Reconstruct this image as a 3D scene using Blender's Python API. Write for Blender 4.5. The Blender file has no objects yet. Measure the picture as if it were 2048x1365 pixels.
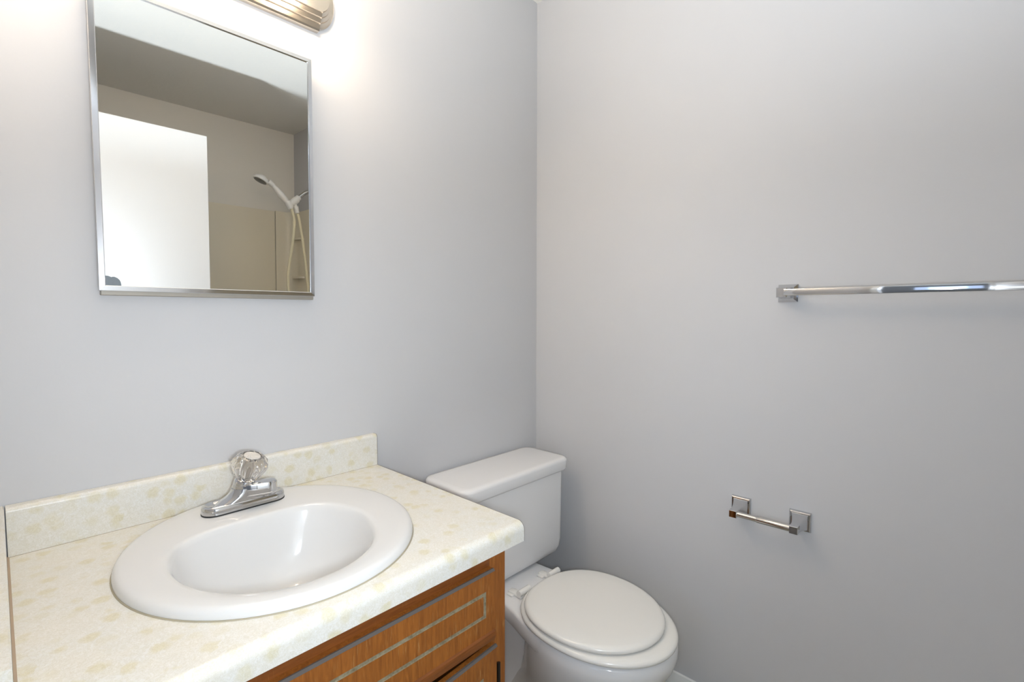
import bpy, bmesh, math, random
from mathutils import Vector, Matrix
PI = math.pi
S = bpy.context.scene
COL = S.collection
R = math.radians

# ------------------------------------------------------------------ camera
F_PX, PITCH, YAW = 973.4, 3.09, 46.77
cam_d = bpy.data.cameras.new('camera')
cam_d.sensor_width = 36.0
cam_d.lens = 36.0 * F_PX / 2048.0
cam_d.clip_start = 0.01
cam = bpy.data.objects.new('camera', cam_d)
COL.objects.link(cam)
cam.location = (0, -1.24, 1.24)
cam.rotation_euler = (R(90 - PITCH), 0, R(-YAW))
S.camera = cam

# ------------------------------------------------------------------ colour management, world
S.view_settings.view_transform = 'Standard'
S.view_settings.look = 'None'
S.view_settings.gamma = 1.0
S.view_settings.use_curve_mapping = False
S.view_settings.exposure = 1.2
W = bpy.data.worlds.new('world')
S.world = W
W.use_nodes = True
W.node_tree.nodes['Background'].inputs[0].default_value = (0.55, 0.70, 1.0, 1)
W.node_tree.nodes['Background'].inputs[1].default_value = 0.7

# ------------------------------------------------------------------ lights
BULB_W = 17.5            # emission of each globe of the vanity light
# daylight falling through the hall window and the open bathroom doorway
ld = bpy.data.lights.new('hall_daylight', 'AREA')
ld.shape = 'RECTANGLE'; ld.size = 0.5; ld.size_y = 1.0
ld.energy = 1.2; ld.color = (0.45, 0.68, 1.0)
lo = bpy.data.objects.new('hall_daylight', ld); COL.objects.link(lo)
lo.location = (-2.16, -1.2, 1.45); lo.rotation_euler = (R(90), 0, R(-90))
# the photographer's bounced flash: thrown up at the ceiling in front of the doorway,
# its head cuts the beam off behind (the straight edge on the ceiling over the tub)
fd = bpy.data.lights.new('bounce_flash', 'POINT')
FLASH_FILL = 0.13; FLASH_FRONT_FILL = 0.14        # all-round and forward fill added to the beam to lift dim areas
fd.energy = 46.0; fd.color = (0.82, 0.91, 1.0); fd.shadow_soft_size = 0.04
fo = bpy.data.objects.new('bounce_flash', fd); COL.objects.link(fo)
fo.location = (0.06, -1.20, 1.18)
fd.use_nodes = True
nt = fd.node_tree
em = nt.nodes['Emission']
tc = nt.nodes.new('ShaderNodeTexCoord')
def lmath(op, a, b=None, c=None):
    n = nt.nodes.new('ShaderNodeMath'); n.operation = op
    for i, v in enumerate((a, b, c)):
        if v is None: continue
        if isinstance(v, (int, float)): n.inputs[i].default_value = v
        else: nt.links.new(v, n.inputs[i])
    return n.outputs[0]
def ldot(vec):
    n = nt.nodes.new('ShaderNodeVectorMath'); n.operation = 'DOT_PRODUCT'
    nt.links.new(tc.outputs['Normal'], n.inputs[0]); n.inputs[1].default_value = vec
    return n.outputs['Value']
def lstep(v, a, b):
    n = nt.nodes.new('ShaderNodeMapRange'); n.interpolation_type = 'SMOOTHSTEP'
    nt.links.new(v, n.inputs['Value'])
    n.inputs['From Min'].default_value = a; n.inputs['From Max'].default_value = b
    return n.outputs['Result']
back = lmath('MULTIPLY_ADD', lstep(ldot((0, 0.942, 0.334)), -0.012, 0.012), 0.97, 0.03)
zz = ldot((0, 0, 1))
up = lmath('MULTIPLY', lstep(zz, 0.27, 0.80), lmath('MULTIPLY_ADD', lstep(zz, 0.6, 1.0), -0.55, 1.0))
fwd = lstep(ldot((0.64, 0.77, 0)), 0.62, 0.98)
low = lstep(zz, 0.75, 0.05)
front_fill = lmath('MULTIPLY', lmath('MULTIPLY', fwd, low), FLASH_FRONT_FILL)
total = lmath('ADD', lmath('MULTIPLY', back, up), lmath('ADD', front_fill, FLASH_FILL))
nt.links.new(total, em.inputs['Strength'])

# ------------------------------------------------------------------ materials
def mat(name, col=(0.8, 0.8, 0.8), rough=0.5, metal=0.0, spec=0.5, coat=0.0):
    m = bpy.data.materials.new(name); m.use_nodes = True
    b = m.node_tree.nodes['Principled BSDF']
    b.inputs['Base Color'].default_value = (*col, 1)
    b.inputs['Roughness'].default_value = rough
    b.inputs['Metallic'].default_value = metal
    b.inputs['Specular IOR Level'].default_value = spec
    b.inputs['Coat Weight'].default_value = coat
    return m
class NB:
    """small node helper"""
    def __init__(s, m):
        s.m = m; s.t = m.node_tree; s.b = s.t.nodes['Principled BSDF']
        s.co = s.t.nodes.new('ShaderNodeTexCoord').outputs['Object']
    def n(s, typ, **kw):
        x = s.t.nodes.new(typ)
        for k, v in kw.items(): setattr(x, k, v)
        return x
    def link(s, a, b): s.t.links.new(a, b)
    def mapping(s, scale=(1, 1, 1), rot=(0, 0, 0)):
        x = s.n('ShaderNodeMapping'); s.link(s.co, x.inputs[0])
        x.inputs['Scale'].default_value = scale; x.inputs['Rotation'].default_value = rot
        return x.outputs[0]
    def noise(s, vec, scale, detail=3, rough=0.5, dist=0.0):
        x = s.n('ShaderNodeTexNoise'); s.link(vec, x.inputs['Vector'])
        x.inputs['Scale'].default_value = scale; x.inputs['Detail'].default_value = detail
        x.inputs['Roughness'].default_value = rough; x.inputs['Distortion'].default_value = dist
        return x
    def ramp(s, fac, stops, interp='LINEAR'):
        x = s.n('ShaderNodeValToRGB'); s.link(fac, x.inputs[0]); x.color_ramp.interpolation = interp
        e = x.color_ramp.elements
        while len(e) < len(stops): e.new(0.5)
        for el, (p, c) in zip(e, stops):
            el.position = p; el.color = (*c, 1) if len(c) == 3 else c
        return x.outputs[0]
    def mix(s, fac, a, b, mode='MIX'):
        x = s.n('ShaderNodeMix', data_type='RGBA', blend_type=mode)
        for i, v in ((0, fac), (6, a), (7, b)):
            if isinstance(v, (int, float)): x.inputs[i].default_value = v
            elif isinstance(v, tuple): x.inputs[i].default_value = (*v, 1)
            else: s.link(v, x.inputs[i])
        return x.outputs[2]
    def bump(s, h, strength=0.2, dist=0.002):
        x = s.n('ShaderNodeBump'); s.link(h, x.inputs['Height'])
        x.inputs['Strength'].default_value = strength; x.inputs['Distance'].default_value = dist
        s.link(x.outputs[0], s.b.inputs['Normal'])

G3 = lambda v: (v, v, v)
M = {}
def paint(name, col, rough, bumpy, scale):
    m = mat(name, col, rough, spec=0.35); nb = NB(m)
    v = nb.mapping()
    ns = nb.noise(v, 2.2, 4)
    nb.link(nb.mix(nb.ramp(ns.outputs[0], [(0.35, G3(0)), (0.65, G3(1))]), tuple(c * 0.985 for c in col), col), nb.b.inputs['Base Color'])
    nb.bump(nb.noise(v, scale, 4, 0.6).outputs[0], bumpy, 0.002)
    return m
M['wall'] = paint('wall_paint', (0.610, 0.605, 0.615), 0.55, 0.06, 140)
M['tub_wall'] = paint('brightened_wall_paint', (0.86, 0.82, 0.74), 0.5, 0.06, 140)  # wall colour lightened and warmed to stand in for light missing over the tub
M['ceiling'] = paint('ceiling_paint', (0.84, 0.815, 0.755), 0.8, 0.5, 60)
M['trim'] = paint('trim_paint', (0.80, 0.80, 0.78), 0.35, 0.03, 90)
M['door'] = paint('door_paint', (0.84, 0.84, 0.83), 0.4, 0.02, 90)
M['porcelain'] = mat('porcelain', (0.71, 0.705, 0.70), 0.09, spec=0.5)
M['toilet'] = mat('toilet_porcelain', (0.80, 0.79, 0.79), 0.10, spec=0.5)
M['seat'] = mat('seat_enamel', (0.83, 0.81, 0.77), 0.16, spec=0.5)
M['chrome'] = mat('chrome', (0.60, 0.60, 0.61), 0.05, 1.0)
M['satin'] = mat('satin_chrome', (0.66, 0.64, 0.61), 0.22, 1.0)
M['nickel'] = mat('brushed_nickel', (0.72, 0.64, 0.54), 0.24, 1.0)
M['mirror'] = mat('mirror_glass', (0.91, 0.925, 0.93), 0.0, 1.0)
M['frame'] = mat('mirror_frame_metal', (0.70, 0.70, 0.71), 0.10, 1.0)
M['lip'] = mat('dull_metal', (0.36, 0.33, 0.285), 0.5, 0.4)
M['patch'] = mat('lost_silvering', (0.19, 0.22, 0.245), 0.5)
M['black'] = mat('black_rubber', (0.02, 0.02, 0.02), 0.6)
M['hinge'] = mat('dark_bronze', (0.035, 0.028, 0.02), 0.4, 0.7)
M['caulk'] = mat('old_caulk', (0.42, 0.32, 0.23), 0.8)
M['bead'] = mat('yellowed_bead', (0.42, 0.37, 0.27), 0.7)
M['seam'] = mat('laminate_seam', (0.42, 0.37, 0.28), 0.8)
M['edge'] = mat('counter_core', (0.13, 0.10, 0.08), 0.8)
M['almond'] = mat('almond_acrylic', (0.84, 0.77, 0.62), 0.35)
M['almond2'] = mat('almond_hose', (0.80, 0.72, 0.50), 0.4)
M['wplastic'] = mat('white_plastic', (0.86, 0.83, 0.78), 0.3)
M['tub'] = mat('tub_enamel', (0.78, 0.75, 0.68), 0.2)
M['pearl'] = mat('pearl_index', (0.66, 0.62, 0.57), 0.2)
M['dark_inside'] = mat('cabinet_inside', (0.03, 0.022, 0.015), 0.9)
# acrylic
m = bpy.data.materials.new('clear_acrylic'); m.use_nodes = True
b = m.node_tree.nodes['Principled BSDF']
b.inputs['Base Color'].default_value = (0.97, 0.93, 0.88, 1); b.inputs['Roughness'].default_value = 0.03
b.inputs['IOR'].default_value = 1.49; b.inputs['Transmission Weight'].default_value = 1.0
M['acrylic'] = m
# lit globe
m = bpy.data.materials.new('lit_globe'); m.use_nodes = True
b = m.node_tree.nodes['Principled BSDF']
b.inputs['Base Color'].default_value = (0.9, 0.87, 0.8, 1)
b.inputs['Emission Color'].default_value = (1.0, 0.82, 0.61, 1)
b.inputs['Emission Strength'].default_value = BULB_W
M['globe'] = m
# floor vinyl
m = mat('vinyl_floor', (0.4, 0.36, 0.26), 0.45); nb = NB(m)
br = nb.n('ShaderNodeTexBrick'); nb.link(nb.mapping((3.3, 3.3, 3.3)), br.inputs[0])
br.offset = 0; br.inputs['Color1'].default_value = (0.42, 0.38, 0.28, 1); br.inputs['Color2'].default_value = (0.39, 0.355, 0.26, 1)
br.inputs['Mortar'].default_value = (0.30, 0.27, 0.2, 1); br.inputs['Mortar Size'].default_value = 0.012
br.inputs['Brick Width'].default_value = 1.0; br.inputs['Row Height'].default_value = 1.0
nb.link(br.outputs['Color'], nb.b.inputs['Base Color'])
M['floor'] = m
# laminate: off-white with soft straw-yellow petals and thin feathery veins
m = mat('floral_laminate', (0.8, 0.78, 0.7), 0.32, spec=0.45); nb = NB(m)
v = nb.mapping()
wob = nb.noise(v, 60, 4, 0.6)
vadd = nb.n('ShaderNodeVectorMath', operation='MULTIPLY_ADD')
nb.link(wob.outputs['Color'], vadd.inputs[0]); vadd.inputs[1].default_value = (0.017, 0.017, 0.017); nb.link(v, vadd.inputs[2])
vo = nb.n('ShaderNodeTexVoronoi'); nb.link(vadd.outputs[0], vo.inputs['Vector']); vo.inputs['Scale'].default_value = 36
petal = nb.ramp(vo.outputs['Distance'], [(0.26, G3(1)), (0.50, G3(0))])
sep = nb.n('ShaderNodeSeparateColor'); nb.link(vo.outputs['Color'], sep.inputs[0])
pick = nb.ramp(sep.outputs[0], [(0.12, G3(0)), (0.70, G3(1))])
mul = lambda a, k: (lambda n: (nb.link(a, n.inputs[0]), nb.link(k, n.inputs[1]) if not isinstance(k, float) else setattr(n.inputs[1], 'default_value', k), n.outputs[0])[2])(nb.n('ShaderNodeMath', operation='MULTIPLY'))
# feathery strokes: stretched, strongly distorted noise
st = nb.noise(vadd.outputs[0], 75, 5, 0.7, 3.0)
stroke = nb.ramp(st.outputs[0], [(0.42, G3(0)), (0.50, G3(1)), (0.58, G3(0))])
base = nb.mix(nb.ramp(nb.noise(v, 16, 3).outputs[0], [(0.38, G3(0)), (0.62, G3(1))]), (0.765, 0.735, 0.68), (0.75, 0.74, 0.71))
c1 = nb.mix(mul(mul(petal, pick), 0.72), base, (0.655, 0.59, 0.37))
c1b = nb.mix(mul(stroke, 0.55), c1, (0.60, 0.555, 0.43))
st2 = nb.noise(vadd.outputs[0], 55, 5, 0.7, 4.0)
c2 = nb.mix(mul(nb.ramp(st2.outputs[0], [(0.46, G3(0)), (0.50, G3(1)), (0.54, G3(0))]), 0.45), c1b, (0.84, 0.83, 0.80))
nb.link(c2, nb.b.inputs['Base Color'])
M['laminate'] = m
# stained wood, upright grain with pale scuffs
def wood(name, dark, light, scuff, scale=(60, 60, 5)):
    m = mat(name, light, 0.42, spec=0.4); nb = NB(m)
    v = nb.mapping(scale)
    g = nb.noise(v, 3.0, 6, 0.65, 0.6)
    c = nb.ramp(g.outputs[0], [(0.32, dark), (0.62, light)])
    big = nb.noise(nb.mapping((4, 4, 2)), 1.6, 3)
    c = nb.mix(nb.ramp(big.outputs[0], [(0.35, G3(0)), (0.7, G3(0.5))]), c, dark)
    sc = nb.noise(nb.mapping((200, 200, 9)), 2.0, 3, 0.6)
    sm = nb.noise(nb.mapping((9, 9, 14)), 2.0, 2)
    f = nb.n('ShaderNodeMath', operation='MULTIPLY')
    nb.link(nb.ramp(sc.outputs[0], [(0.60, G3(0)), (0.68, G3(1))]), f.inputs[0])
    nb.link(nb.ramp(sm.outputs[0], [(0.45, G3(0)), (0.65, G3(scuff))]), f.inputs[1])
    c = nb.mix(f.outputs[0], c, (0.50, 0.28, 0.10))
    nb.link(c, nb.b.inputs['Base Color'])
    nb.bump(g.outputs[0], 0.15, 0.001)
    return m
M['wood'] = wood('stained_wood', (0.215, 0.066, 0.011), (0.390, 0.133, 0.022), 0.8)
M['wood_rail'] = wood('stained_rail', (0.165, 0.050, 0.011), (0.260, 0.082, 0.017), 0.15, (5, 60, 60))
m = mat('worn_groove', (0.2, 0.17, 0.1), 0.85); nb = NB(m)
nb.link(nb.ramp(nb.noise(nb.mapping((1, 1, 1)), 120, 5, 0.7).outputs[0], [(0.30, (0.16, 0.125, 0.07)), (0.62, (0.30, 0.26, 0.17))]), nb.b.inputs['Base Color'])
M['groove'] = m
M['worn_lip'] = mat('worn_lip', (0.115, 0.098, 0.088), 0.8)

# ------------------------------------------------------------------ helpers
def BM(): return bmesh.new()
def merge(dst, src):
    vm = {v: dst.verts.new(v.co) for v in src.verts}
    for f in src.faces:
        try: dst.faces.new([vm[v] for v in f.verts])
        except ValueError: pass
    src.free()
def box(bm, x0, x1, y0, y1, z0, z1, bev=0.0, seg=2, mtx=None):
    t = BM()
    bmesh.ops.create_cube(t, size=1.0)
    for v in t.verts:
        v.co = Vector(((x0 + x1) / 2 + v.co.x * (x1 - x0), (y0 + y1) / 2 + v.co.y * (y1 - y0), (z0 + z1) / 2 + v.co.z * (z1 - z0)))
    if bev > 0: bmesh.ops.bevel(t, geom=list(t.edges), offset=bev, segments=seg, profile=0.5, affect='EDGES')
    if mtx is not None: bmesh.ops.transform(t, matrix=mtx, verts=t.verts)
    merge(bm, t); return bm
def loft(bm, rings, cap0=True, cap1=True, closed=True):
    vs = [[bm.verts.new(Vector(p)) for p in r] for r in rings]
    n = len(vs[0])
    for a, b in zip(vs, vs[1:]):
        for i in range(n if closed else n - 1):
            j = (i + 1) % n
            try: bm.faces.new((a[i], a[j], b[j], b[i]))
            except ValueError: pass
    if cap0: bm.faces.new(list(reversed(vs[0])))
    if cap1: bm.faces.new(vs[-1])
    return bm
def tube(bm, pts, rad, seg=14, caps=True):
    pts = [Vector(p) for p in pts]; n = len(pts)
    if not isinstance(rad, (list, tuple)): rad = [rad] * n
    rings = []; up = None
    for i, p in enumerate(pts):
        d = (pts[min(i + 1, n - 1)] - pts[max(i - 1, 0)]).normalized()
        if up is None:
            up = Vector((0, 0, 1)) if abs(d.z) < 0.9 else Vector((1, 0, 0))
        a = (up - d * up.dot(d)).normalized(); up = a; b = d.cross(a)
        rings.append([p + (a * math.cos(2 * PI * k / seg) + b * math.sin(2 * PI * k / seg)) * rad[i] for k in range(seg)])
    return loft(bm, rings, caps, caps)
def lathe(bm, prof, origin, axis=(0, 0, 1), seg=32, mod=None, caps=True):
    """prof: (radius, height) along axis"""
    ax = Vector(axis).normalized()
    u = Vector((1, 0, 0)) if abs(ax.x) < 0.9 else Vector((0, 1, 0))
    u = (u - ax * u.dot(ax)).normalized(); w = ax.cross(u); o = Vector(origin)
    rings = []
    for r, h in prof:
        ring = []
        for k in range(seg):
            t = 2 * PI * k / seg
            rr = max(r * (mod(t, h) if mod else 1.0), 1e-5)
            ring.append(o + ax * h + (u * math.cos(t) + w * math.sin(t)) * rr)
        rings.append(ring)
    return loft(bm, rings, caps, caps)
def spline(pts, n=10):
    """Catmull-Rom through pts"""
    P = [Vector(p) for p in pts]; out = []
    for i in range(len(P) - 1):
        p0, p1, p2, p3 = P[max(i - 1, 0)], P[i], P[i + 1], P[min(i + 2, len(P) - 1)]
        for k in range(n):
            t = k / n
            out.append(0.5 * ((2 * p1) + (p2 - p0) * t + (2 * p0 - 5 * p1 + 4 * p2 - p3) * t * t + (3 * p1 - p0 - 3 * p2 + p3) * t ** 3))
    out.append(P[-1]); return out
def prism(bm, poly, axis, a0, a1):
    """extrude a 2-D polygon along an axis; poly gives the other two coordinates in x,y,z order"""
    def P(uv, a):
        u, v = uv
        return {'x': (a, u, v), 'y': (u, a, v), 'z': (u, v, a)}[axis]
    return loft(bm, [[P(p, a0) for p in poly], [P(p, a1) for p in poly]])
def rrect(x0, x1, y0, y1, r, z, seg=6):
    out = []
    for cx, cy, a0 in ((x1 - r, y1 - r, 0), (x0 + r, y1 - r, 90), (x0 + r, y0 + r, 180), (x1 - r, y0 + r, 270)):
        for k in range(seg + 1):
            a = R(a0 + 90 * k / seg)
            out.append((cx + r * math.cos(a), cy + r * math.sin(a), z))
    return out
def obj(name, bm, material, parent=None, angle=35, mtx=None):
    if mtx is not None: bmesh.ops.transform(bm, matrix=mtx, verts=bm.verts)
    bmesh.ops.recalc_face_normals(bm, faces=list(bm.faces))
    me = bpy.data.meshes.new(name); bm.to_mesh(me); bm.free()
    me.polygons.foreach_set('use_smooth', [True] * len(me.polygons))
    me.set_sharp_from_angle(angle=R(angle))
    me.materials.append(M[material] if isinstance(material, str) else material)
    o = bpy.data.objects.new(name, me); COL.objects.link(o)
    if parent is not None:
        o.parent = parent
        # geometry is written in world coordinates; parents are unrotated empties
        o.location = -world_loc(parent)
    return o
def world_loc(o):
    l = Vector(o.location)
    p = o.parent
    while p: l += Vector(p.location); p = p.parent
    return l
def tag(o, label, cat, group=None, kind=None):
    o['label'] = label; o['category'] = cat
    if group: o['group'] = group
    if kind: o['kind'] = kind
    return o
def thing(name, label, cat, loc, group=None):
    o = bpy.data.objects.new(name, None); COL.objects.link(o)
    o.location = loc; o.empty_display_size = 0.05
    return tag(o, label, cat, group)
def struct(name, bm, material, label, cat, parent=None):
    return tag(obj(name, bm, material, parent), label, cat, kind='structure')
def boolean_cut(o, cutter):
    md = o.modifiers.new('cut', 'BOOLEAN'); md.operation = 'DIFFERENCE'; md.object = cutter; md.solver = 'EXACT'
    dg = bpy.context.evaluated_depsgraph_get()
    me = bpy.data.meshes.new_from_object(o.evaluated_get(dg))
    o.modifiers.clear(); o.data = me
    bpy.data.objects.remove(cutter)
    me.polygons.foreach_set('use_smooth', [True] * len(me.polygons))
    me.set_sharp_from_angle(angle=R(35))

# ------------------------------------------------------------------ the room
XL, XR, YF, ZC = -0.022, 1.459, -2.351, 2.42
DY0, DY1, DZ = -1.455, -0.745, 2.04          # doorway in the left wall
struct('wall_back', box(BM(), -0.122, XR + 0.1, 0, 0.1, 0, ZC), 'wall', 'pale grey painted wall behind the mirror and the sink', 'wall')
struct('wall_right', box(BM(), XR, XR + 0.1, YF, 0, 0, ZC), 'wall', 'pale grey painted wall carrying the towel bar', 'wall')
struct('wall_far', box(BM(), -0.122, XR + 0.1, YF - 0.1, YF, 0, ZC), 'tub_wall', 'wall above the shower, coloured lighter to stand in for light, seen in the mirror', 'wall')
bm = BM()
box(bm, XL - 0.1, XL, DY1, 0, 0, ZC); box(bm, XL - 0.1, XL, YF, DY0, 0, ZC); box(bm, XL - 0.1, XL, DY0, DY1, DZ, ZC)
struct('wall_left', bm, 'wall', 'grey wall with the doorway, left of the sink', 'wall')
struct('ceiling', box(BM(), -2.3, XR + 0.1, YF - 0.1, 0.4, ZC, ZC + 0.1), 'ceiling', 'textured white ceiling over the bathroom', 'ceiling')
struct('floor', box(BM(), -2.3, XR + 0.1, YF - 0.1, 0.4, -0.1, 0), 'floor', 'beige vinyl floor under the toilet', 'floor')
def base_prof(s): return [(0, 0), (s * 0.013, 0), (s * 0.013, 0.070), (s * 0.009, 0.080), (s * 0.006, 0.092), (0, 0.094)]
bm = BM(); prism(bm, [(XR + a, z) for a, z in base_prof(-1)], 'y', -1.585, -0.001)
struct('baseboard_right', bm, 'trim', 'white baseboard along the wall with the towel bar', 'baseboard')
bm = BM(); prism(bm, [(0 + a, z) for a, z in base_prof(-1)], 'x', 0.716, XR - 0.014)
struct('baseboard_back', bm, 'trim', 'white baseboard behind the toilet', 'baseboard')
# casing around the doorway, jamb included
bm = BM()
box(bm, XL, XL + 0.012, DY1, DY1 + 0.055, 0, DZ + 0.055); box(bm, XL, XL + 0.012, DY0 - 0.055, DY0, 0, DZ + 0.055)
box(bm, XL, XL + 0.012, DY0, DY1, DZ, DZ + 0.055)
struct('trim_1', bm, 'trim', 'white casing around the bathroom doorway', 'trim')
# hall outside the doorway
bm = BM()
box(bm, -2.3, -2.2, YF - 0.1, 0.4, 0, 0.9); box(bm, -2.3, -2.2, YF - 0.1, 0.4, 2.0, ZC)
box(bm, -2.3, -2.2, YF - 0.1, -1.65, 0.9, 2.0); box(bm, -2.3, -2.2, -0.75, 0.4, 0.9, 2.0)
box(bm, -2.2, -0.122, 0.3, 0.4, 0, ZC); box(bm, -2.2, -0.122, YF - 0.1, YF, 0, ZC)
struct('wall_hall', bm, 'wall', 'pale walls of the hall outside the bathroom doorway', 'wall')
# open door, standing square to the left wall
d = thing('door_1', 'white flat bathroom door standing open, reflected in the mirror', 'door', (0, -1.475, 0)); d['kind'] = 'structure'
bm = BM(); box(bm, 0.004, 0.702, -1.510, -1.475, 0.012, 2.03, 0.002, 1)
obj('door_panel', bm, 'door', d)
for s in (1, -1):
    y = -1.475 if s > 0 else -1.510
    bm = BM(); lathe(bm, [(0.03, 0), (0.03, 0.005), (0.011, 0.008), (0.011, 0.03), (0.022, 0.036), (0.027, 0.048), (0.022, 0.06), (0.004, 0.063)], (0.64, y, 0.96), (0, s, 0))
    obj('door_knob', bm, 'satin', d)

# ------------------------------------------------------------------ tub and shower (seen in the mirror)
YT = -1.60
t = thing('bathtub', 'white bathtub under the shower, along the far wall', 'bathtub', (0.72, -1.975, 0))
bm = BM()
outer = lambda z, i: rrect(XL + 0.002 + i, XR - 0.002 - i, YF + 0.002 + i, YT - i, 0.02, z, 8)
inner = lambda z, i: rrect(XL + 0.08 + i, XR - 0.08 - i, YF + 0.07 + i, YT - 0.08 - i, 0.12, z, 8)
loft(bm, [outer(0, 0), outer(0.38, 0), outer(0.395, 0.004), outer(0.40, 0.012), inner(0.40, 0), inner(0.385, 0.01), inner(0.12, 0.05), inner(0.08, 0.09)])
obj('tub_shell', bm, 'tub', t)
SZ = 1.873
t = thing('shower_surround', 'almond three-sided shower surround above the tub', 'shower surround', (0.72, YF, 0.40))
bm = BM(); box(bm, XL + 0.003, 1.322, YF + 0.001, YF + 0.010, 0.402, SZ, 0.003, 2)
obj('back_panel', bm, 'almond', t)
# corner panel: turns the corner in a curve, runs along the right wall
bm = BM()
pts = [(1.326, YF + 0.012)]
for k in range(9):
    a = R(-90 + 90 * k / 8); pts.append((1.375 + 0.076 * math.cos(a), YF + 0.088 + 0.076 * math.sin(a)))
pts += [(1.451, -1.62), (1.457, -1.62)]
poly = pts + [(1.457, YF + 0.002), (1.326, YF + 0.002)]
prism(bm, poly, 'z', 0.402, SZ + 0.004)
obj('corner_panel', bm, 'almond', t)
for z in (1.43, 1.695):
    bm = BM()
    sh = [(1.452, -2.17)] + [(1.452 - 0.034 * math.sin(R(a)), -2.17 - 0.06 * (1 - math.cos(R(a)))) for a in range(10, 91, 10)] + [(1.420, -2.30), (1.452, -2.28)]
    loft(bm, [[(x, y, z - 0.012) for x, y in sh], [(x, y, z) for x, y in sh]])
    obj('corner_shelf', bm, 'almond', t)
YS = -1.97
t = thing('shower_fixture', 'curved chrome shower arm with white bracket, high above the tub', 'shower arm', (XR, YS, 1.965))
bm = BM(); lathe(bm, [(0.030, 0), (0.029, 0.004), (0.018, 0.010), (0.010, 0.012)], (XR - 0.0005, YS, 1.968), (-1, 0, 0)); obj('flange', bm, 'chrome', t)
bm = BM(); tube(bm, spline([(XR - 0.004, YS, 1.968), (1.41, YS, 1.967), (1.375, YS, 1.955), (1.326, YS, 1.912)], 6), 0.0125); obj('arm_pipe', bm, 'satin', t)
bm = BM()
tube(bm, [(1.333, YS, 1.920), (1.322, YS, 1.907), (1.320, YS, 1.905), (1.306, YS, 1.890), (1.292, YS, 1.879), (1.272, YS, 1.866)], [0.018, 0.019, 0.022, 0.022, 0.020, 0.016])
tube(bm, [(1.262, YS, 1.885), (1.268, YS, 1.872), (1.282, YS, 1.845)], [0.018, 0.021, 0.019])
tube(bm, [(1.304, YS, 1.888), (1.312, YS, 1.862), (1.314, YS, 1.858), (1.322, YS, 1.820)], [0.011, 0.011, 0.016, 0.013])
obj('bracket', bm, 'wplastic', t)
t = thing('hand_shower', 'white hand shower with grey spray face resting in the bracket', 'hand shower', (1.27, YS, 1.86))
bm = BM()
tube(bm, spline([(1.283, YS, 1.840), (1.265, YS, 1.872), (1.222, YS, 1.918), (1.185, YS, 1.958), (1.150, YS, 1.985)], 6),
     [0.0125] * 6 + [0.014, 0.0155, 0.017, 0.0185, 0.0195, 0.0205] + [0.021, 0.0205, 0.019, 0.0175, 0.016, 0.015] + [0.013, 0.0135, 0.015, 0.016, 0.017, 0.018, 0.018])
ax = Vector((-0.42, 0.0, -0.907))
hc = Vector((1.107, YS, 1.985))
lathe(bm, [(0.004, -0.030), (0.020, -0.027), (0.036, -0.016), (0.043, -0.002), (0.043, 0.006), (0.036, 0.0075)], hc, ax)
obj('handle', bm, 'wplastic', t)
bm = BM(); lathe(bm, [(0.036, 0.0), (0.036, 0.008), (0.030, 0.010), (0.002, 0.011)], hc, ax)
obj('spray_face', bm, mat('spray_grey', (0.18, 0.18, 0.17), 0.4), t)
bm = BM()
tube(bm, spline([(1.286, YS, 1.842), (1.303, YS, 1.775), (1.299, YS, 1.70), (1.290, YS, 1.62), (1.266, YS, 1.47), (1.262, YS, 1.33), (1.30, YS, 1.12), (1.345, YS, 1.06), (1.385, YS, 1.12),
     (1.390, YS, 1.31), (1.370, YS, 1.53), (1.354, YS, 1.655), (1.334, YS, 1.78), (1.3235, YS, 1.815)], 8), 0.0085, 10)
tag(obj('shower_hose', bm, 'almond2'), 'cream shower hose hanging in a loop below the hand shower', 'hose')

# ------------------------------------------------------------------ medicine cabinet with mirror
mc = thing('medicine_cabinet', 'chrome framed mirror cabinet on the wall above the sink', 'mirror cabinet', (0.352, 0, 1.286))
X0, X1, Z0, Z1 = 0.1405, 0.5630, 1.2865, 1.8700
T = Matrix.Translation((0.352, -0.025, 1.578)) @ Matrix.Rotation(R(-0.38), 4, 'Z') @ Matrix.Rotation(R(0.97), 4, 'X') @ Matrix.Translation((-0.352, 0.025, -1.578))
bm = BM(); box(bm, X0 + 0.004, X1 - 0.004, -0.0135, -0.0005, Z0 + 0.002, Z1 - 0.004); obj('cabinet_body', bm, 'lip', mc)
bm = BM(); box(bm, X0 + 0.003, X1 - 0.001, -0.0150, -0.0005, Z0 - 0.0085, Z0 + 0.001, 0.001, 1); obj('bottom_rail', bm, 'lip', mc)
bm = BM()
fw = 0.0105
def fring(i, y): return [(X0 + i, y, Z0 + i), (X1 - i, y, Z0 + i), (X1 - i, y, Z1 - i), (X0 + i, y, Z1 - i)]
rings = [fring(0.001, -0.0165), fring(0, -0.018), fring(0, -0.0242), fring(0.0008, -0.0252), fring(fw - 0.0012, -0.0262), fring(fw, -0.0255), fring(fw, -0.0225)]
for k in range(4):
    j = (k + 1) % 4
    loft(bm, [[r[k] for r in rings], [r[j] for r in rings]], True, True)
obj('frame', bm, 'frame', mc, 25, T)
bm = BM(); box(bm, X0 + 0.006, X1 - 0.006, -0.0235, -0.0190, Z0 + 0.006, Z1 - 0.006); mg = obj('mirror_glass', bm, 'mirror', mc, 25, T)
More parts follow.
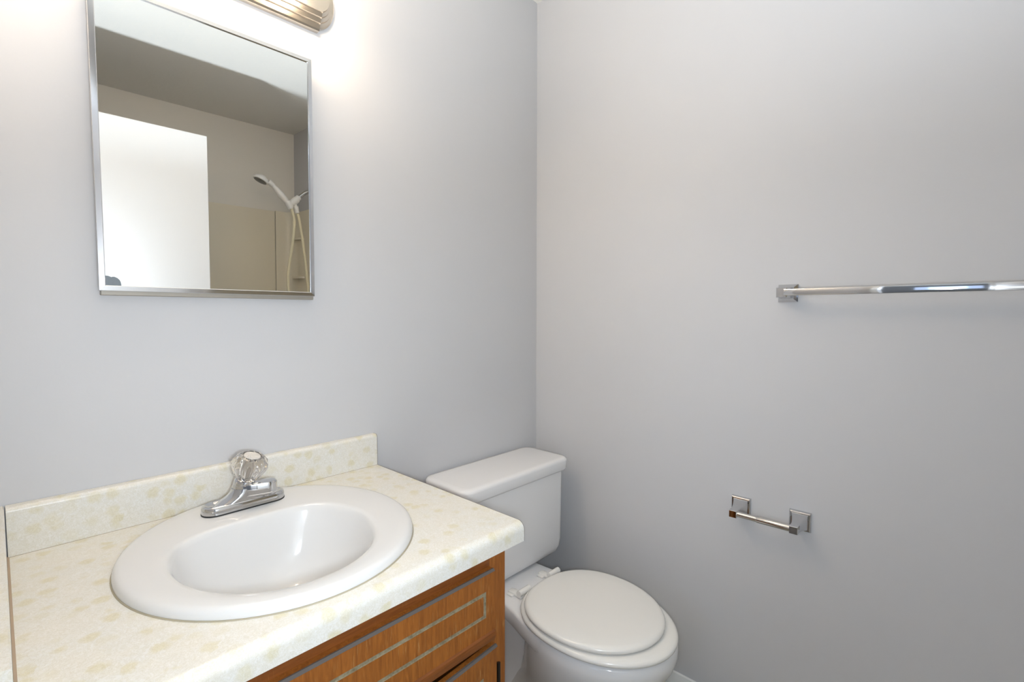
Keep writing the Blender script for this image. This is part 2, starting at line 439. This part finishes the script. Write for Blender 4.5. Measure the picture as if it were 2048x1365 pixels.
# patch where the silvering has gone, lower left corner
bm = BM()
pp = [(0.150, 1.2965), (0.1845, 1.2965), (0.1848, 1.300), (0.1835, 1.306), (0.1815, 1.3105), (0.177, 1.3145), (0.171, 1.3172), (0.167, 1.3175), (0.164, 1.3163), (0.159, 1.3185), (0.155, 1.3193), (0.150, 1.3192)]
pp = [(0.150 + (x - 0.150) * 0.72, 1.2965 + (z - 1.2965) * 0.85) for x, z in pp]
loft(bm, [[(x, -0.0236, z) for x, z in pp], [(x, -0.0239, z) for x, z in pp]])
o = obj('worn_patch', bm, 'patch', mg, 25, T); o['label'] = 'dull grey patch of lost silvering in the lower corner'

# ------------------------------------------------------------------ vanity light
vl = thing('vanity_light', 'brushed metal light bar with globe bulbs above the mirror', 'wall light', (0.352, 0, 2.03))
LX0, LX1, LZ = 0.112, 0.592, 2.03
steps = [(0.0745, 0.0), (0.0745, 0.014), (0.0705, 0.017), (0.060, 0.019), (0.0585, 0.024), (0.049, 0.026), (0.0475, 0.031), (0.038, 0.033), (0.0365, 0.038), (0.0, 0.040)]
prof = [(-p - 0.0005, LZ - h) for h, p in steps] + [(-p - 0.0005, LZ + h) for h, p in reversed(steps[:-1])]
bm = BM(); prism(bm, prof, 'x', LX0, LX1); obj('back_plate', bm, 'nickel', vl, 20)
for s, x in ((1, LX1 - 0.006), (-1, LX0 + 0.006)):
    bm = BM(); rings = []
    for h, p in [(0.068, 0.0), (0.068, 0.010), (0.064, 0.013), (0.056, 0.015), (0.0545, 0.020), (0.046, 0.022), (0.0445, 0.027), (0.036, 0.029), (0.0345, 0.034), (0.001, 0.035)]:
        rings.append([(x + s * (h * 0.72) * math.sin(R(a)), -p - 0.0005, LZ + h * math.cos(R(a))) for a in range(0, 181, 10)])
    loft(bm, rings, True, True, True)
    obj('end_cap', bm, 'nickel', vl, 20)
for k in range(4):
    bx = 0.352 + (k - 1.5) * 0.1155
    bm = BM(); lathe(bm, [(0.026, 0.038), (0.026, 0.042), (0.022, 0.044), (0.022, 0.074), (0.020, 0.076), (0.016, 0.076), (0.016, 0.060)], (bx, 0, LZ), (0, -1, 0)); so = obj('socket', bm, 'nickel', vl)
    bm = BM()
    pr = [(0.013, 0.060), (0.014, 0.078)] + [(0.0395 * math.sin(R(a)), 0.117 - 0.0395 * math.cos(R(a))) for a in range(24, 180, 12)] + [(0.001, 0.1565)]
    lathe(bm, pr, (bx, 0, LZ), (0, -1, 0), 28); obj('bulb', bm, 'globe', so)

# ------------------------------------------------------------------ vanity cabinet
CX1 = 0.714; FY = -0.548; OY = -0.566; CZ = 0.773
vc = thing('vanity_cabinet', 'orange-brown wooden vanity cabinet under the pale countertop', 'vanity cabinet', (0.357, -0.27, 0))
bm = BM()
box(bm, 0, 0.016, FY + 0.019, -0.004, 0.0, CZ); box(bm, CX1 - 0.016, CX1, FY + 0.019, -0.004, 0.0, CZ)
box(bm, 0.016, CX1 - 0.016, FY + 0.019, -0.004, 0.09, 0.105); box(bm, 0.016, CX1 - 0.016, -0.010, -0.004, 0.105, CZ)
box(bm, 0.016, CX1 - 0.016, FY + 0.06, FY + 0.075, 0, 0.09)
obj('carcass', bm, 'wood', vc)
bm = BM()
for a, b_, z0, z1 in ((0, 0.045, 0, CZ), (CX1 - 0.045, CX1, 0, CZ), (0.345, 0.369, 0.105, 0.715)):
    obj('stile', box(BM(), a, b_, FY, FY + 0.019, z0, z1), 'wood', vc)
bm = BM(); box(bm, 0.045, CX1 - 0.045, FY, FY + 0.019, 0.715, CZ); obj('top_rail', bm, 'wood_rail', vc)
obj('bottom_rail', box(BM(), 0.045, CX1 - 0.045, FY, FY + 0.019, 0.06, 0.105), 'wood_rail', vc)
def routed(name, x0, x1, z0, z1, gx0, gx1, gz0, gz1, gw=0.0085, gd=0.0030, mtx=None):
    """overlay front with a routed rectangle, lipped top edge and hollowed lower edge"""
    y, yb = OY, FY - 0.0005
    bm = BM()
    # front face split round the groove: outer frame and centre field, groove left open
    prof_top = z1
    def ring(i, yy): return [(x0 + i, yy, z0 + i), (x1 - i, yy, z0 + i), (x1 - i, yy, z1 - i), (x0 + i, yy, z1 - i)]
    def gr(i, yy): return [(gx0 + i, yy, gz0 + i), (gx1 - i, yy, gz0 + i), (gx1 - i, yy, gz1 - i), (gx0 + i, yy, gz1 - i)]
    loft(bm, [ring(0, yb), ring(0, y + 0.004), ring(0.003, y), gr(0, y), gr(0.001, y + gd), gr(gw - 0.001, y + gd), gr(gw, y)], True, True)
    front = obj(name, bm, 'wood', vc, 25, mtx)
    bm = BM()
    loft(bm, [gr(0.0004, y + 0.0012), gr(0.0014, y + gd - 0.0003), gr(gw - 0.0014, y + gd - 0.0003), gr(gw - 0.0004, y + 0.0012)], False, False)
    obj('routed_groove', bm, 'groove', front, 25, mtx)
    return front
df = routed('drawer_front', 0.045, 0.667, 0.592, 0.7315, 0.072, 0.644, 0.641, 0.695)
df['label'] = 'false drawer front with a worn routed rectangle'
bm = BM(); prism(bm, [(OY + 0.0055, 0.7310), (OY + 0.0035, 0.7310), (OY + 0.0002, 0.7278), (OY - 0.0003, 0.7284), (OY + 0.0030, 0.7325), (OY + 0.0055, 0.7325)], 'x', 0.045, 0.667)
obj('worn_top_lip', bm, 'worn_lip', df)
bm = BM(); prism(bm, [(OY + 0.001, 0.610), (OY - 0.0035, 0.606), (OY - 0.004, 0.598), (OY - 0.001, 0.588), (OY + 0.008, 0.583), (FY - 0.001, 0.583), (FY - 0.001, 0.595)], 'x', 0.046, 0.666)
obj('lower_moulding', bm, 'wood_rail', df)
for dx0, dx1 in ((0.362, 0.6735), (0.045, 0.356)):
    # the right-hand door stands a little ajar on its hinges
    mt = Matrix.Translation((dx1, FY, 0)) @ Matrix.Rotation(R(3.2), 4, 'Z') @ Matrix.Translation((-dx1, -FY, 0)) if dx0 > 0.3 else None
    dr = routed('cabinet_door', dx0, dx1, 0.115, 0.5705, dx0 + 0.04, dx1 - 0.04, 0.155, 0.524, mtx=mt)
    bm = BM(); prism(bm, [(OY + 0.0065, 0.5700), (OY + 0.0035, 0.5700), (OY + 0.0002, 0.5668), (OY - 0.0002, 0.5675), (OY + 0.0028, 0.5715), (OY + 0.0065, 0.5715)], 'x', dx0, dx1)
    obj('worn_top_lip', bm, 'worn_lip', dr, 35, mt)
    right = dx0 > 0.3
    hx = dx1 + 0.001 if right else dx0 - 0.001
    sgn = 1 if right else -1
    for hz in (0.485, 0.17):
        bm = BM()
        tube(bm, [(hx + sgn * 0.0045, FY - 0.0165, hz), (hx + sgn * 0.0045, FY - 0.0165, hz + 0.045)], 0.0036, 10)
        box(bm, min(hx + sgn * 0.003, hx + sgn * 0.012), max(hx + sgn * 0.003, hx + sgn * 0.006), FY - 0.016, FY - 0.0005, hz + 0.002, hz + 0.043)
        obj('hinge', bm, 'hinge', dr)
    bm = BM(); kx = dx0 + 0.02 if right else dx1 - 0.02
    lathe(bm, [(0.006, 0), (0.006, 0.012), (0.014, 0.016), (0.015, 0.022), (0.002, 0.026)], (kx, OY, 0.36), (0, -1, 0), 20); obj('knob', bm, 'hinge', dr, 35, mt)

# ------------------------------------------------------------------ countertop
ct = thing('countertop', 'cream laminate countertop with yellow petal pattern and low backsplash', 'countertop', (0.367, -0.29, CZ))
TZ = 0.812; NX = 0.7345; NF = -0.584
bm = BM()
nose = [(-0.001, CZ + 0.001), (-0.001, TZ)]
for k in range(9):
    a = R(90 + 90 * k / 8); nose.append((NF + 0.017 + 0.017 * math.cos(a), TZ - 0.017 + 0.017 * math.sin(a)))
nose += [(NF, CZ - 0.001), (NF + 0.018, CZ - 0.001), (NF + 0.018, CZ + 0.001)]
prism(bm, nose, 'x', 0.0015, NX)
slab = obj('slab', bm, 'laminate', ct)
SX, SY = 0.357, -0.2885
cb = BM(); loft(cb, [[(SX + 0.215 * math.cos(2 * PI * k / 72), SY - 0.005 + 0.228 * math.sin(2 * PI * k / 72), z) for k in range(72)] for z in (0.70, 0.90)])
cut = obj('cutter', cb, 'laminate')
slab_loc = Vector(slab.location); ploc = Vector(ct.location)
cut.location = (0, 0, 0)
bpy.context.view_layer.update()
boolean_cut(slab, cut)
bs = [(-0.0008, TZ - 0.006), (-0.0008, 0.9005)]
for k in range(7):
    a = R(90 + 90 * k / 6); bs.append((-0.0215 + 0.009 + 0.009 * math.cos(a), 0.9005 - 0.009 + 0.009 * math.sin(a)))
bs += [(-0.0215, TZ + 0.0003), (-0.0215, TZ - 0.006)]
bm = BM(); prism(bm, bs, 'x', 0.0008, NX); obj('backsplash', bm, 'laminate', ct)
bm = BM(); prism(bm, [(-0.0210, TZ - 0.001), (-0.0210, TZ + 0.0009), (-0.0222, TZ + 0.0005), (-0.0224, TZ - 0.001)], 'x', 0.0016, NX - 0.001); obj('seam_line', bm, 'seam', ct)
bm = BM(); prism(bm, [(y, z) for y, z in nose], 'x', NX, NX + 0.0011)
o = obj('end_cap', bm, 'edge', ct); o['label'] = 'thin dark end edge of the countertop'
bm = BM(); prism(bm, bs, 'x', NX, NX + 0.0011); obj('end_cap', bm, 'edge', ct)
bm = BM(); prism(bm, [(-0.0008, TZ - 0.001), (0.0024, TZ - 0.001), (0.0024, TZ + 0.0003), (-0.0008, TZ + 0.0030)], 'y', -0.578, -0.0225)
o = obj('caulk_line', bm, 'caulk', ct); o['label'] = 'stained brown caulk line along the side splash'
sp = BM()
prof = [(XL + 0.0006, TZ - 0.03), (XL + 0.0006, 0.9005), (-0.003, 0.9005), (-0.001, 0.8985), (-0.001, TZ - 0.03)]
prism(sp, prof, 'y', -0.581, -0.0005)
ss = tag(obj('side_splash', sp, 'laminate'), 'narrow laminate side splash along the left end of the countertop', 'side splash')

# ------------------------------------------------------------------ sink
sk = thing('sink', 'white oval drop-in sink set in the countertop', 'sink', (SX, SY, TZ))
NS = 96
def sring(cx, cy, a, bf, bb, z, nf=2.0, nb_=2.0):
    out = []
    for k in range(NS):
        t = 2 * PI * k / NS; c, s = math.cos(t), math.sin(t)
        n = nf if s < 0 else nb_
        bb_ = bf if s < 0 else bb
        q = n + (2.0 - n) * abs(c) ** 6          # eases to a plain ellipse at the two sides
        rr = (abs(c / a) ** q + abs(s / bb_) ** q) ** (-1 / q)
        out.append((cx + rr * c, cy + rr * s, z))
    return out
oc = lambda i, z: sring(SX, SY, 0.2475 - i, 0.265 - i, 0.262 - i, z)
ic = lambda f, z, dy=0.0, nb_=3.0: sring(0.3455, -0.318 + dy, 0.167 * f, 0.189 * f, 0.127 * f, z, 2.05, nb_)
bm = BM()
loft(bm, [oc(0.022, TZ - 0.002), oc(0.0010, TZ + 0.0004), oc(0, TZ + 0.003), oc(0.0008, TZ + 0.0085), oc(0.0028, TZ + 0.0125), oc(0.0065, TZ + 0.0155), oc(0.012, TZ + 0.0168), oc(0.030, TZ + 0.0167),
          ic(1.06, TZ + 0.0155), ic(1.02, TZ + 0.0143), ic(0.995, TZ + 0.0110), ic(0.975, TZ + 0.003), ic(0.94, TZ - 0.012), ic(0.90, TZ - 0.035, 0, 2.8), ic(0.82, TZ - 0.07, 0.002, 2.6),
          ic(0.68, TZ - 0.105, 0.006, 2.3), ic(0.45, TZ - 0.128, 0.012, 2.0), ic(0.2, TZ - 0.137, 0.015, 2.0), ic(0.12, TZ - 0.139, 0.015, 2.0)], False, False)
# outside of the bowl, hidden in the cabinet
loft(bm, [oc(0.022, TZ - 0.002), ic(1.05, TZ - 0.012), ic(0.98, TZ - 0.05, 0, 2.8), ic(0.76, TZ - 0.115, 0.006, 2.3), ic(0.3, TZ - 0.150, 0.015, 2.0), ic(0.12, TZ - 0.152, 0.015, 2.0)], False, False)
obj('basin', bm, 'porcelain', sk, 50)
bm = BM(); loft(bm, [oc(0.004, TZ + 0.0001), oc(-0.0016, TZ + 0.0001), oc(-0.0010, TZ + 0.0013), oc(0.002, TZ + 0.0020)], False, False)
o = obj('caulk_bead', bm, 'bead', sk); o['label'] = 'thin yellowed caulk bead under the sink rim'
bm = BM(); lathe(bm, [(0.016, 0.0), (0.0245, 0.0), (0.0245, 0.003), (0.021, 0.0045), (0.017, 0.002), (0.012, 0.001)], (0.3455, -0.297, TZ - 0.1388)); obj('drain', bm, 'chrome', sk)

# ------------------------------------------------------------------ faucet
FZ = TZ + 0.0168
fc = thing('faucet', 'chrome single-handle faucet with clear knob at the back of the sink', 'faucet', (0.356, -0.112, FZ))
HX, HY = 0.356, -0.112
def stad(hl, r, z, n=14):
    out = []
    for s, a0 in ((1, -90), (-1, 90)):
        for k in range(n + 1):
            a = R(a0 + 180 * k / n)
            out.append((HX + s * (hl - r) + r * math.cos(a), HY + r * math.sin(a), z))
    return out
bm = BM(); loft(bm, [stad(0.082, 0.0265, FZ - 0.0006), stad(0.082, 0.0265, FZ + 0.0022)]); obj('gasket', bm, 'black', fc)
bm = BM()
loft(bm, [stad(0.0815, 0.026, FZ + 0.0022), stad(0.0812, 0.0257, FZ + 0.0125), stad(0.0800, 0.0245, FZ + 0.0160), stad(0.0765, 0.0215, FZ + 0.0180), stad(0.0740, 0.0190, FZ + 0.0170), stad(0.0690, 0.0150, FZ + 0.0135)])
# shoulders rising to the hub
rings = []
for hl, r, z in ((0.058, 0.0232, 0.0135), (0.046, 0.0235, 0.0205), (0.033, 0.0235, 0.028), (0.0265, 0.0235, 0.036), (0.0245, 0.0230, 0.042)):
    rings.append(stad(hl, r, FZ + z))
loft(bm, rings)
obj('base_plate', bm, 'chrome', fc, 40)
bm = BM()
dv = Vector((0.94, -0.34, 0)).normalized(); pv = Vector((-dv.y, dv.x, 0)); h0 = Vector((HX, HY, 0))
def spo(L, r0, r1, z):
    out = []
    for k in range(13):
        a = R(90 + 180 * k / 12); out.append(h0 + dv * (r0 * math.cos(a)) + pv * (r0 * math.sin(a)) + Vector((0, 0, z)))
    for k in range(13):
        a = R(-90 + 180 * k / 12); out.append(h0 + dv * (L + r1 * math.cos(a)) + pv * (r1 * math.sin(a)) + Vector((0, 0, z)))
    return out
loft(bm, [spo(0.044, 0.0215, 0.018, FZ + 0.021), spo(0.045, 0.0235, 0.0205, FZ + 0.0225), spo(0.045, 0.0235, 0.0205, FZ + 0.0255), spo(0.0445, 0.0228, 0.0195, FZ + 0.0265),
          spo(0.0445, 0.0228, 0.0195, FZ + 0.045), spo(0.043, 0.022, 0.018, FZ + 0.0485), spo(0.040, 0.0195, 0.015, FZ + 0.0495)])
obj('spout', bm, 'chrome', fc, 30)
bm = BM(); q = h0 + dv * 0.040; lathe(bm, [(0.0085, 0.010), (0.0105, 0.0105), (0.0105, 0.0215)], (q.x, q.y, FZ), (0, 0, 1), 20); obj('aerator', bm, 'chrome', fc)
kax = Vector((0.17, -0.30, 0.95)).normalized()
ko = Vector((HX, HY, FZ + 0.046))
bm = BM(); lathe(bm, [(0.0215, -0.006), (0.0212, 0.008), (0.0185, 0.014), (0.0150, 0.016), (0.0150, 0.026)], ko, kax); obj('stem_collar', bm, 'chrome', fc)
bm = BM()
flute = lambda t, h: 1.0 + (0.085 * math.cos(9 * t) if 0.02 < h < 0.062 else 0.0)
lathe(bm, [(0.0155, 0.0175), (0.0225, 0.0185), (0.0250, 0.022), (0.0275, 0.030), (0.0325, 0.042), (0.0345, 0.049), (0.0325, 0.058), (0.0265, 0.066), (0.0205, 0.069), (0.0185, 0.069), (0.0175, 0.061), (0.010, 0.0595)], ko, kax, 90, flute)
kn = obj('knob', bm, 'acrylic', fc, 60); kn['label'] = 'clear faceted acrylic knob'
bm = BM()
swirl = lambda t, h: 1.0
lathe(bm, [(0.0172, 0.0600), (0.0172, 0.0672), (0.0160, 0.0690), (0.0100, 0.0700), (0.001, 0.0702)], ko, kax, 40)
u = Vector((1, 0, 0)); u = (u - kax * u.dot(kax)).normalized(); w = kax.cross(u)
for k in range(9):
    pts = []
    for j in range(7):
        rr = 0.0025 + 0.0125 * j / 6; a = 2 * PI * k / 9 + 1.0 * j / 6
        pts.append(ko + kax * 0.0693 + (u * math.cos(a) + w * math.sin(a)) * rr)
    tube(bm, pts, [0.0006, 0.0010, 0.0013, 0.0015, 0.0015, 0.0013, 0.0006], 8)
o = obj('index_cap', bm, 'pearl', kn, 40); o['label'] = 'pearly swirl cap in the top of the knob'
bm = BM(); lathe(bm, [(0.0095, 0.0175), (0.0095, 0.050), (0.007, 0.056)], ko, kax, 20); obj('stem', bm, 'satin', kn)

# ------------------------------------------------------------------ toilet
TX = 1.132
to = thing('toilet', 'white close-coupled toilet with the lid down between vanity and wall', 'toilet', (TX, -0.40, 0))
def egg(cy, a, bf, bb, z, nb_=2.2, nf=2.0, n=72, cx=TX):
    out = []
    for k in range(n):
        t = 2 * PI * k / n; c, s = math.cos(t), math.sin(t)
        e = nf if s < 0 else nb_; bl = bf if s < 0 else bb
        out.append((cx + a * math.copysign(abs(c) ** (2 / e), c), cy + bl * math.copysign(abs(s) ** (2 / e), s), z))
    return out
RZ = 0.383
bm = BM()
# bowl: rim, belly, foot
loft(bm, [egg(-0.505, 0.176, 0.216, 0.19, RZ), egg(-0.505, 0.182, 0.222, 0.195, RZ - 0.006), egg(-0.505, 0.184, 0.224, 0.20, RZ - 0.03), egg(-0.50, 0.180, 0.221, 0.20, RZ - 0.055),
          egg(-0.49, 0.170, 0.206, 0.20, RZ - 0.10), egg(-0.475, 0.150, 0.180, 0.20, RZ - 0.16), egg(-0.45, 0.122, 0.145, 0.20, RZ - 0.22), egg(-0.42, 0.104, 0.125, 0.22, 0.11),
          egg(-0.40, 0.102, 0.125, 0.24, 0.06), egg(-0.39, 0.112, 0.145, 0.26, 0.025), egg(-0.39, 0.115, 0.15, 0.265, 0.0)])
# rear deck flaring out of the bowl
def deck(i, z):
    half = [(-0.035, 0.118), (-0.12, 0.120), (-0.20, 0.123), (-0.26, 0.127), (-0.31, 0.140), (-0.36, 0.157), (-0.42, 0.174), (-0.50, 0.178), (-0.55, 0.15), (-0.57, 0.05)]
    r = [(TX + max(w - i, 0.002), y - (i if j == 0 else 0) + (i if j > 7 else 0), z) for j, (y, w) in enumerate(half)]
    l = [(TX - max(w - i, 0.002), y - (i if j == 0 else 0) + (i if j > 7 else 0), z) for j, (y, w) in enumerate(half)]
    return r + l[::-1]
loft(bm, [deck(0.02, RZ - 0.060), deck(0.006, RZ - 0.050), deck(0.0, RZ - 0.042), deck(0.0, RZ - 0.006), deck(0.003, RZ + 0.0005), deck(0.008, RZ + 0.002)])
# trapway column at the rear
loft(bm, [egg(-0.21, 0.104, 0.14, 0.12, RZ - 0.05, 3, 3), egg(-0.21, 0.090, 0.16, 0.10, 0.26, 3, 3), egg(-0.22, 0.070, 0.18, 0.07, 0.17, 3, 3), egg(-0.22, 0.070, 0.18, 0.07, 0.05, 3, 3), egg(-0.22, 0.085, 0.18, 0.08, 0.02, 3, 3), egg(-0.22, 0.087, 0.18, 0.082, 0, 3, 3)])
obj('bowl', bm, 'toilet', to, 60)
bm = BM()
def tk(hw, y0, y1, z, r=0.035): return rrect(TX + 0.011 - hw, TX + 0.011 + hw, y0, y1, r, z, 8)
loft(bm, [tk(0.165, -0.165, -0.04, 0.388, 0.03), tk(0.208, -0.188, -0.028, 0.392), tk(0.224, -0.197, -0.021, 0.402), tk(0.232, -0.201, -0.017, 0.418), tk(0.235, -0.2035, -0.015, 0.445), tk(0.237, -0.206, -0.015, 0.692)])
obj('tank', bm, 'toilet', to, 60)
bm = BM()
lz = 0.690
loft(bm, [tk(0.240, -0.209, -0.013, lz, 0.036), tk(0.247, -0.216, -0.011, lz + 0.002, 0.038), tk(0.2495, -0.2185, -0.010, lz + 0.008, 0.038), tk(0.251, -0.220, -0.010, lz + 0.034, 0.038), tk(0.2495, -0.2185, -0.011, lz + 0.040, 0.038), tk(0.244, -0.213, -0.015, lz + 0.0445, 0.036), tk(0.228, -0.203, -0.025, lz + 0.046, 0.03)])
obj('tank_lid', bm, 'toilet', to, 60)
bm = BM()
lathe(bm, [(0.013, 0), (0.013, 0.006), (0.007, 0.008), (0.007, 0.016)], (0.955, -0.205, 0.650), (0, -1, 0), 18)
tube(bm, [(0.950, -0.218, 0.650), (0.985, -0.222, 0.650), (1.008, -0.224, 0.647)], [0.006, 0.005, 0.0055], 12)
obj('flush_lever', bm, 'chrome', to)
# seat ring and lid
def soft_ring(f_out, z0, h):
    """closed cushion: rings from bottom centre edge out, up and over"""
    prof = [(0.030, 0.0), (0.008, 0.0008), (0.001, 0.006), (0.0, h * 0.5), (0.002, h * 0.72), (0.008, h * 0.92), (0.018, h), (0.034, h * 1.03)]
    return [f_out(i, z0 + z) for i, z in prof]
se = lambda i, z: egg(-0.505, 0.184 - i, 0.228 - i, 0.215 - i, z, 2.3, cx=TX - 0.009)
bm = BM()
rs = soft_ring(se, RZ + 0.006, 0.021)
inn = [egg(-0.50, 0.118, 0.165, 0.12, RZ + 0.024), egg(-0.50, 0.112, 0.158, 0.115, RZ + 0.016), egg(-0.50, 0.118, 0.165, 0.12, RZ + 0.007)]
allr = rs + inn + [rs[0]]
loft(bm, allr, False, False)
bmesh.ops.remove_doubles(bm, verts=bm.verts, dist=1e-6)
obj('seat_ring', bm, 'seat', to, 60)
le = lambda i, z: egg(-0.495, 0.1785 - i, 0.202 - i, 0.185 - i, z, 2.3, cx=TX - 0.011)
bm = BM()
prof = [(0.040, 0.0), (0.006, 0.0008), (0.001, 0.004), (0.0, 0.009), (0.0015, 0.0125), (0.006, 0.0165), (0.015, 0.0185), (0.05, 0.0195), (0.12, 0.020)]
loft(bm, [le(i, RZ + 0.0285 + z) for i, z in prof])
obj('seat_lid', bm, 'seat', to, 60)
for s in (-1, 1):
    hx = TX + s * 0.072
    bm = BM()
    box(bm, hx - 0.011, hx + 0.011, -0.292, -0.235, RZ + 0.002, RZ + 0.012, 0.004, 3)
    box(bm, hx - 0.020, hx + 0.020, -0.262, -0.238, RZ + 0.002, RZ + 0.007, 0.002, 2)
    tube(bm, [(hx - s * 0.0 - 0.015, -0.285, RZ + 0.020), (hx + 0.033, -0.285, RZ + 0.020)], 0.0095, 16)
    obj('hinge', bm, 'seat', to, 40)

# ------------------------------------------------------------------ towel bar
tb = thing('towel_bar', 'chrome flat towel bar fixed high on the right wall', 'towel bar', (XR, -1.185, 1.297))
def sq(x, y, z, h): return [(x, y - h, z - h), (x, y + h, z - h), (x, y + h, z + h), (x, y - h, z + h)]
for y in (-0.884, -1.486):
    bm = BM(); z = 1.297
    loft(bm, [sq(XR - 0.0004, y, z, 0.0235), sq(XR - 0.005, y, z, 0.0235), sq(XR - 0.0075, y, z, 0.0215), sq(XR - 0.010, y, z, 0.0195), sq(XR - 0.0125, y, z, 0.0170), sq(XR - 0.016, y, z, 0.0145)])
    p = obj('wall_plate', bm, 'chrome', tb, 20)
    bm = BM()
    loft(bm, [sq(XR - 0.014, y, z, 0.0145), sq(XR - 0.045, y, z, 0.0125), sq(XR - 0.068, y, z, 0.0125), sq(XR - 0.0705, y, z, 0.0105)])
    obj('post', bm, 'chrome', p, 20)
bm = BM(); box(bm, XR - 0.0745, XR - 0.066, -1.476, -0.890, 1.2885, 1.3055, 0.0012, 2)
obj('bar', bm, 'chrome', tb, 25)

# ------------------------------------------------------------------ toilet paper holder
tp = thing('paper_holder', 'chrome toilet paper holder without a roll on the right wall', 'toilet paper holder', (XR, -0.853, 0.690))
for y in (-0.779, -0.929):
    z = 0.690
    bm = BM()
    loft(bm, [sq(XR - 0.0004, y, z, 0.0262), sq(XR - 0.004, y, z, 0.0262), sq(XR - 0.0075, y, z, 0.0245), sq(XR - 0.0090, y, z, 0.0222)])
    p = obj('wall_plate', bm, 'chrome', tp, 20)
    bm = BM()
    rings = [sq(XR - 0.0085, y, z, 0.0200)]
    for k in range(1, 8):
        t_ = k / 7; h = 0.0098 + (0.0200 - 0.0098) * (1 - t_) ** 1.5
        rings.append(sq(XR - 0.0085 - 0.045 * t_, y, z - 0.004 * t_, h))
    rings += [sq(XR - 0.0730, y, z - 0.004, 0.0098), sq(XR - 0.0740, y, z - 0.004, 0.0090)]
    loft(bm, rings)
    obj('post', bm, 'chrome', p, 20)
rl = None
bm = BM(); tube(bm, [(XR - 0.064, -0.787, 0.686), (XR - 0.064, -0.846, 0.686)], 0.0078, 24); rl = obj('roller', bm, 'satin', tp)
bm = BM(); tube(bm, [(XR - 0.064, -0.838, 0.686), (XR - 0.064, -0.8395, 0.686), (XR - 0.064, -0.9205, 0.686)], [0.0085, 0.0092, 0.0092], 24); obj('roller_sleeve', bm, 'satin', rl)
